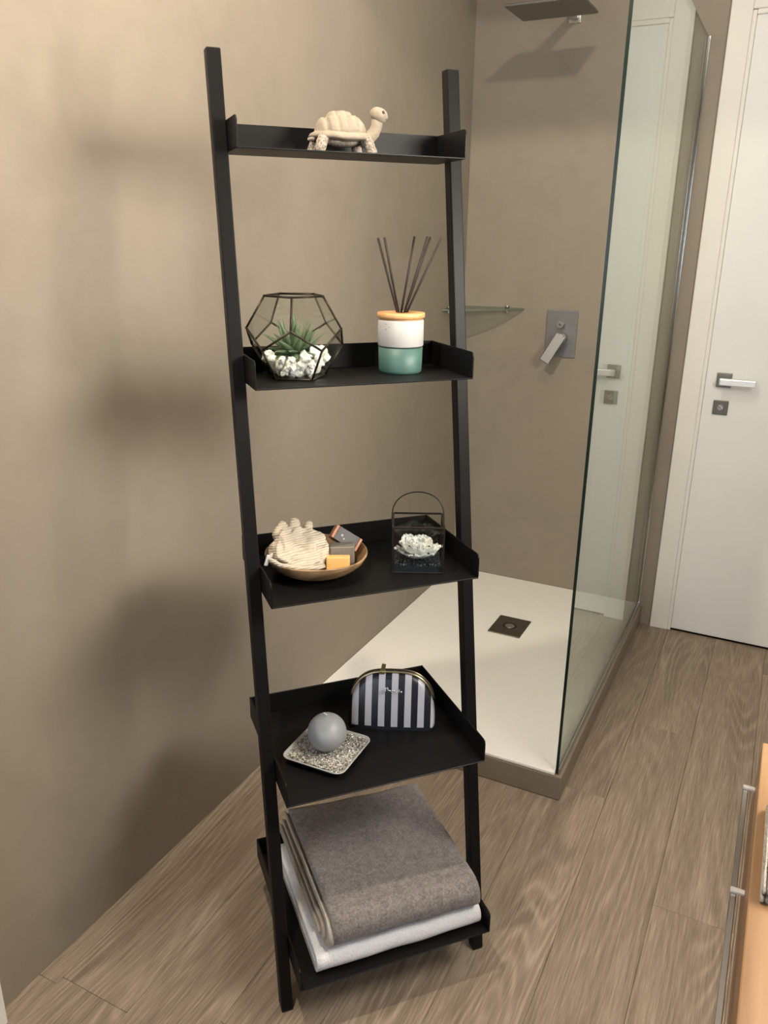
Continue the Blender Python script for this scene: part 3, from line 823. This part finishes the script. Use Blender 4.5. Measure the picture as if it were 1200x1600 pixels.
# ------------------------------------------------------------------ shelf 4: candle tray, cosmetic bag
M['stoneware'] = plain('grey_stoneware', (.36, .365, .35), .45, var=.05)
TR_ = LRZ + R(-46)
tp = L(.119, .133, ST[3])
def rrect(h, r, n=6):
    pts = []
    for cx, cy, a0 in ((h - r, h - r, 0), (-h + r, h - r, 90), (-h + r, -h + r, 180), (h - r, -h + r, 270)):
        for k in range(n + 1):
            a = R(a0 + 90 * k / n); pts.append((cx + r * math.cos(a), cy + r * math.sin(a)))
    return pts
bm = NB(); rings = []
for (h, r, z) in ((.050, .018, 0), (.058, .018, .003), (.0695, .018, .0145), (.0700, .018, .0160), (.0685, .017, .0168), (.0665, .016, .0155), (.058, .015, .0070), (.05, .015, .005)):
    rings.append([bm.verts.new((x, y, z)) for x, y in rrect(h, r)])
for A, B in zip(rings[:-1], rings[1:]):
    for k in range(len(A)):
        f = bm.faces.new((A[k], A[(k + 1) % len(A)], B[(k + 1) % len(A)], B[k])); f.smooth = True
bm.faces.new(rings[0][::-1]); bm.faces.new(rings[-1])
ct = obj('candle_dish', bm, M['stoneware'], None, loc=tp, rz=TR_)
tag(ct, 'square grey ceramic dish with rounded corners under the ball candle', 'dish')
s = NT('crystal_grit'); oi = s.n('ShaderNodeTexCoord'); wn_ = s.n('ShaderNodeTexVoronoi', Scale=330.0); s.l(oi.outputs['Object'], wn_.inputs['Vector'])
sep = s.n('ShaderNodeSeparateColor'); s.l(wn_.outputs['Color'], sep.inputs[0])
r = s.ramp(sep.outputs[0], [(0, (.12, .11, .09)), (.5, (.34, .32, .28)), (1, (.70, .68, .62))]); s.l(r.outputs[0], s.p.inputs['Base Color']); s.p.inputs['Roughness'].default_value = .12
s.p.inputs['Specular IOR Level'].default_value = .8
M['grit'] = s.m
bm = NB(); random.seed(9)
prism(bm, rrect(.0555, .014), .0055, .0112)
for k in range(1500):
    h = .0625
    x, y = random.uniform(-h, h), random.uniform(-h, h)
    if abs(x) > h - .012 and abs(y) > h - .012 and (abs(x) - (h - .012)) ** 2 + (abs(y) - (h - .012)) ** 2 > .012 ** 2: continue
    if x * x + y * y < .020 ** 2: continue
    edge = max(abs(x), abs(y))
    b = bmesh.new(); bmesh.ops.create_icosphere(b, subdivisions=1, radius=random.uniform(.0014, .0027))
    zb = .0125 + (.0015 if edge > .056 else 0) + random.uniform(-.0008, .0014)
    Mr = Matrix.Translation((x, y, zb)) @ Matrix.Rotation(random.uniform(0, 6), 4, 'X') @ Matrix.Rotation(random.uniform(0, 6), 4, 'Z') @ Matrix.Diagonal((1, random.uniform(.5, 1), random.uniform(.6, 1), 1))
    merge(bm, b, Mr)
cg2 = obj('crystal_grit', bm, M['grit'], None, loc=tp, rz=TR_)
tag(cg2, 'glittering clear crystal chips filling the square candle dish', 'crystals', kind='stuff')
M['wax'] = plain('pale_grey_wax', (.30, .315, .33), .42, var=.04, scale=30, bump=.03, **{'Subsurface Weight': .25})
M['wax'].node_tree.nodes['Principled BSDF'].inputs['Subsurface Radius'].default_value = (.012, .011, .010)
cn = empty('ball_candle', tp + Vector((0, 0, .0135)), LRZ, 'pale grey ball candle standing in crystal chips on a square dish', 'candle')
bm = NB(); ell(bm, (0, 0, .0385), (.0395, .0395, .0385), 48, 32); obj('wax_ball', bm, M['wax'], cn)
bm = NB(); tube(bm, [(0, 0, .074), (-.001, -.001, .080), (-.007, -.003, .086)], .0012, 8); obj('wick', bm, M['satin_tag'], cn)

# cosmetic bag
s = NT('striped_fabric'); tc = s.n('ShaderNodeTexCoord'); sp = s.n('ShaderNodeSeparateXYZ'); s.l(tc.outputs['Object'], sp.inputs[0])
per = .0282
ph = s.math('FRACT', s.math('ADD', s.math('DIVIDE', sp.outputs[0], per), 10.02))
st_ = s.math('LESS_THAN', ph, .50)
base = s.math('GREATER_THAN', sp.outputs[2], .0075)
tp_ = s.math('LESS_THAN', sp.outputs[2], 1.0)
fac = s.math('MULTIPLY', st_, base)
r = s.ramp(fac, [(0, (.008, .010, .016)), (1, (.40, .40, .46))]); s.l(r.outputs[0], s.p.inputs['Base Color'])
s.p.inputs['Roughness'].default_value = .38
M['stripe'] = s.m
M['blackpu'] = plain('black_leatherette', (.006, .007, .010), .4, var=.1)
M['brass'] = plain('brass', (.48, .42, .26), .3, 1.0, var=.06)
BRZ = LRZ + R(-24.5)
bc = L(.285, .195, ST[3])
bag = empty('cosmetic_bag', bc, BRZ, 'domed black and white striped cosmetic pouch with brass zip on the fourth shelf', 'pouch')
HW, BH, BD = .094, .117, .030
def outline(k, n=40):     # half-dome outline, k scales width
    pts = []
    for i in range(n + 1):
        a = math.pi * i / n
        c_, s_ = math.cos(a), math.sin(a)
        x = -HW * math.copysign(abs(c_) ** .62, c_)
        z = BH * (abs(s_) ** .80) if s_ > 0 else 0
        pts.append((x, z))
    return pts
bm = NB(); oc = outline(1)
LEANB = .10
rows = []
NS = 12
for j in range(NS + 1):
    v = j / NS * 2 - 1
    depth = BD * v
    rows.append([])
    for (x, z) in oc:
        zz = z
        t = min(1, z / BH)
        inset = 1 - .035 * v * v - .03 * (abs(v) ** 6)
        dd = depth * (1 - .52 * t)
        rows[-1].append(bm.verts.new((x * inset, dd + LEANB * zz, max(0, zz * (1 - .05 * v * v - .03 * abs(v) ** 6)))))
for A, B in zip(rows[:-1], rows[1:]):
    for k in range(len(A) - 1):
        f = bm.faces.new((A[k], A[k + 1], B[k + 1], B[k])); f.smooth = True
# front/back panels with a bulge
for row, sg in ((rows[0], -1), (rows[-1], 1)):
    n2 = len(row) - 1
    half = n2 // 2
    prev = None
    strips = 12
    grid = []
    for i in range(half + 1):
        a, b = row[i], row[n2 - i]
        line = [a]
        for q in range(1, strips):
            t = q / strips
            p = a.co.lerp(b.co, t); bul = .007 * math.sin(math.pi * t) * math.sin(math.pi * min(1, .12 + .88 * p.z / BH))
            line.append(bm.verts.new(p + Vector((0, sg * bul, 0))) if a is not b else a)
        line.append(b); grid.append(line)
    for i in range(half):
        for q in range(strips):
            vs = []
            for vv in (grid[i][q], grid[i][q + 1], grid[i + 1][q + 1], grid[i + 1][q]):
                if vv not in vs: vs.append(vv)
            if len(vs) >= 3:
                try: f = bm.faces.new(vs); f.smooth = True
                except ValueError: pass
bt = [r_[0] for r_ in rows] + [r_[-1] for r_ in rows[::-1]]
try: bm.faces.new(bt)
except ValueError: pass
obj('pouch_body', bm, M['stripe'], bag)
def arc(y, grow, i0, i1, r_, mat, nm):
    b = NB(); pts = [(x * (1 + grow), y * (1 - .52 * z / BH) + LEANB * z, z * (1 + grow * .8) + .001) for (x, z) in oc[i0:i1]]
    tube(b, pts, r_, 8); return obj(nm, b, mat, bag)
arc(-.010, .010, 6, 35, .0026, M['brass'], 'zip_frame')
arc(.010, .012, 6, 35, .0026, M['brass'], 'zip_frame')
arc(0, .012, 5, 36, .0034, M['blackpu'], 'zip_tape')
ztop = BH
bm = NB(); Mz = Matrix.Translation((-.022, -.004 + LEANB * BH, BH * 1.0)) @ Matrix.Rotation(R(10), 4, 'Y')
box(bm, -.0045, .0045, -.0012, .0012, 0, .021, .0008, 1, Mz); box(bm, -.006, .006, -.005, .005, -.004, .004, .001, 1, Mz)
obj('zip_pull', bm, M['brass'], bag)
# silver script emblem: thin slanted strokes
M['silver'] = plain('bright_silver', (.85, .88, .90), .2, .9, var=.03)
bm = NB()
for (x0, z0, x1, z1, r_) in ((-.013, -.001, -.010, .001, .0012), (-.010, -.002, -.0095, .0065, .0009), (-.007, -.002, -.0066, .0068, .0009), (-.0062, .002, -.0012, -.0022, .0012),
                          (-.001, .0022, .002, -.0024, .0008), (.0022, .0018, .0048, -.0024, .0008), (.006, -.001, .0072, -.0016, .0010), (.009, -.0018, .0105, -.0008, .0012), (.0105, .003, .0118, -.0018, .0007), (.0125, -.001, .0152, -.0012, .0012)):
    tube(bm, [(x0, 0, z0), (x1, 0, z1)], r_, 6)
em_ = obj('emblem', bm, M['silver'], bag, loc=(.001, -.0200, .0885))
em_.scale = (1.4, 1.0, 1.2)

# ------------------------------------------------------------------ shelf 5: towels
def terry(name, col, var, sheen=.3):
    s = NT(name); tc = s.n('ShaderNodeTexCoord')
    n1 = s.n('ShaderNodeTexNoise', Scale=240.0, Detail=3.0, Roughness=.7); s.l(tc.outputs['Object'], n1.inputs['Vector'])
    n2 = s.n('ShaderNodeTexNoise', Scale=70.0, Detail=4.0, Roughness=.6); s.l(tc.outputs['Object'], n2.inputs['Vector'])
    v = s.math('ADD', s.math('MULTIPLY', n1.outputs[0], .62), s.math('MULTIPLY', n2.outputs[0], .38))
    r = s.ramp(v, [(.36, tuple(c * (1 - var) for c in col)), (.64, tuple(min(1, c * (1 + var)) for c in col))])
    s.l(r.outputs[0], s.p.inputs['Base Color']); s.p.inputs['Roughness'].default_value = 1.0
    s.p.inputs['Specular IOR Level'].default_value = .1
    s.p.inputs['Sheen Weight'].default_value = sheen
    s.bump(v, .9, .004)
    return s.m
M['tgrey'] = terry('grey_terry', (.20, .18, .172), .42)
M['twhite'] = terry('white_terry', (.78, .78, .80), .05)
M['hem'] = terry('pale_hem', (.46, .42, .37), .08, .1)
def fold_profile(b_front, b_back, z0, z1, th, n=10):
    """one folded sheet seen from its end: a U lying on its side, closed at the front"""
    outer, inner = [], []
    rad = (z1 - z0) / 2; cz = (z0 + z1) / 2
    for r_, lst in ((rad, outer), (max(rad - th, .0008), inner)):
        lst.append((b_back, cz + r_))
        for k in range(n + 1):
            a = R(90 + 180 * k / n)
            lst.append((b_front + rad + r_ * math.cos(a) * 1.0, cz + r_ * math.sin(a)))
        lst.append((b_back, cz - r_))
    return outer + inner[::-1]
def sheet(name, prof, a0, a1, mat, parent, lift=0.0, bulge=0.0, steps=24, wob=.0015, sd=0.0, sub=4):
    # refine the profile so the cloth can undulate
    P = []
    for i in range(len(prof)):
        p, q = Vector(prof[i]), Vector(prof[(i + 1) % len(prof)])
        k = max(1, int((q - p).length / .02)) if i != len(prof) - 1 else 1
        for j in range(k): P.append(p.lerp(q, j / k))
    bm = NB(); rows = []
    for s_ in range(steps + 1):
        t = s_ / steps; a = a0 + (a1 - a0) * t
        row = []
        for p in P:
            nx = noise.noise(Vector((a * 14, p.x * 14, p.y * 22 + sd))) * wob
            ny = noise.noise(Vector((a * 14 + 7, p.x * 14, p.y * 22 + sd))) * wob
            z = p.y
            zz = z + (bulge * (1 - t) ** 2 + lift * t) * max(0, (z - .05) / .07) * (1 if name != 'x' else 0)
            er = .004 * (max(0, 1 - t / .04) + max(0, 1 - (1 - t) / .04))
            row.append(bm.verts.new((a, p.x + ny, max(zz + nx, .0003))))
        rows.append(row)
    for A, B in zip(rows[:-1], rows[1:]):
        for k in range(len(P)):
            f = bm.faces.new((A[k], A[(k + 1) % len(P)], B[(k + 1) % len(P)], B[k])); f.smooth = True
    bm.faces.new(rows[0][::-1]); bm.faces.new(rows[-1])
    return obj(name, bm, mat, parent)
t5 = L(0, 0, ST[4])
wt = empty('white_towel', t5, LRZ, 'folded white towel under the grey towel on the lowest shelf', 'towel')
sheet('outer_fold', fold_profile(-.047, .285, .0006, .048, .019), .040, .399, M['twhite'], wt, wob=.0030, sd=1)
sheet('inner_fold', fold_profile(-.018, .280, .0205, .028, .0035), .046, .396, M['twhite'], wt, wob=.001, sd=2)
gt = empty('grey_towel', t5, LRZ, 'thick folded grey towel on top of the white towel', 'towel')
lays = [(-.052, .295, .0520, .1200, .0135, .062), (-.036, .292, .0660, .1060, .0095, .055), (-.024, .290, .0762, .0958, .0075, .049)]
for k, (b0, b1, z0, z1, th, a0) in enumerate(lays):
    pr = fold_profile(b0, b1, z0, z1, th)
    sheet('towel_fold', pr, a0 + .010, .391 - .004 * k, M['tgrey'], gt, bulge=.012, wob=.0028 if k == 0 else .0012, sd=5 + k)
    sheet('hem', pr, a0, a0 + .0101, M['hem'], gt, bulge=.012, steps=2, wob=.0028 if k == 0 else .0012, sd=5 + k)

# ------------------------------------------------------------------ oak counter and rail at the right edge
vc = obj('oak_counter', box(NB(), 0, XR - 1.2795, -.55 , .0, -.115, 0, .002), M['oak'], None, loc=(1.2795, 1.078, .85))
vc.data.clear_geometry() if False else None
tag(vc, 'light oak wall counter at the right edge beside the towel rail', 'counter')
for v in vc.data.vertices:
    if v.co.y < -.3: v.co.y -= .75
tr_ = empty('towel_rail', (1.2795, .6, .80), 0, 'slim chrome towel rail fixed along the oak counter front', 'towel rail')
obj('rail_bar', box(NB(), -.0155, -.0085, -.75, .430, -.006, .006, .001, 1), M['chrome'], tr_)
M['bracket'] = plain('polished_bracket', (.80, .79, .77), .3, .6, var=.02)
for y in (.222, .424, -.2):
    obj('bracket', box(NB(), -.0155, -.0003, y - .0035, y + .0035, .0062, .0098, .0006, 1), M['bracket'], tr_)
ht = empty('hand_towel', (1.295, .85, .8505), 0, 'folded dark grey hand towel lying on the oak counter', 'towel')
def sht(x0, x1, y0, y1, z0, z1, nm, mt):
    b = NB(); box(b, x0, x1, y0, y1, z0, z1, (z1 - z0) * .45, 3)
    for v in b.verts: v.co += Vector((noise.noise(v.co * 30), noise.noise(v.co * 30 + Vector((5, 0, 0))), 0)) * .002
    obj(nm, b, mt, ht, smooth=True)
sht(-.001, .20, -.085, .075, 0, .009, 'fold', M['tgrey']); sht(-.0005, .20, -.083, .073, .0092, .018, 'fold', M['tgrey'])
sht(-.0055, -.0012, -.085, .075, 0, .009, 'hem', M['hem']); sht(-.005, -.0007, -.083, .073, .0092, .018, 'hem', M['hem'])
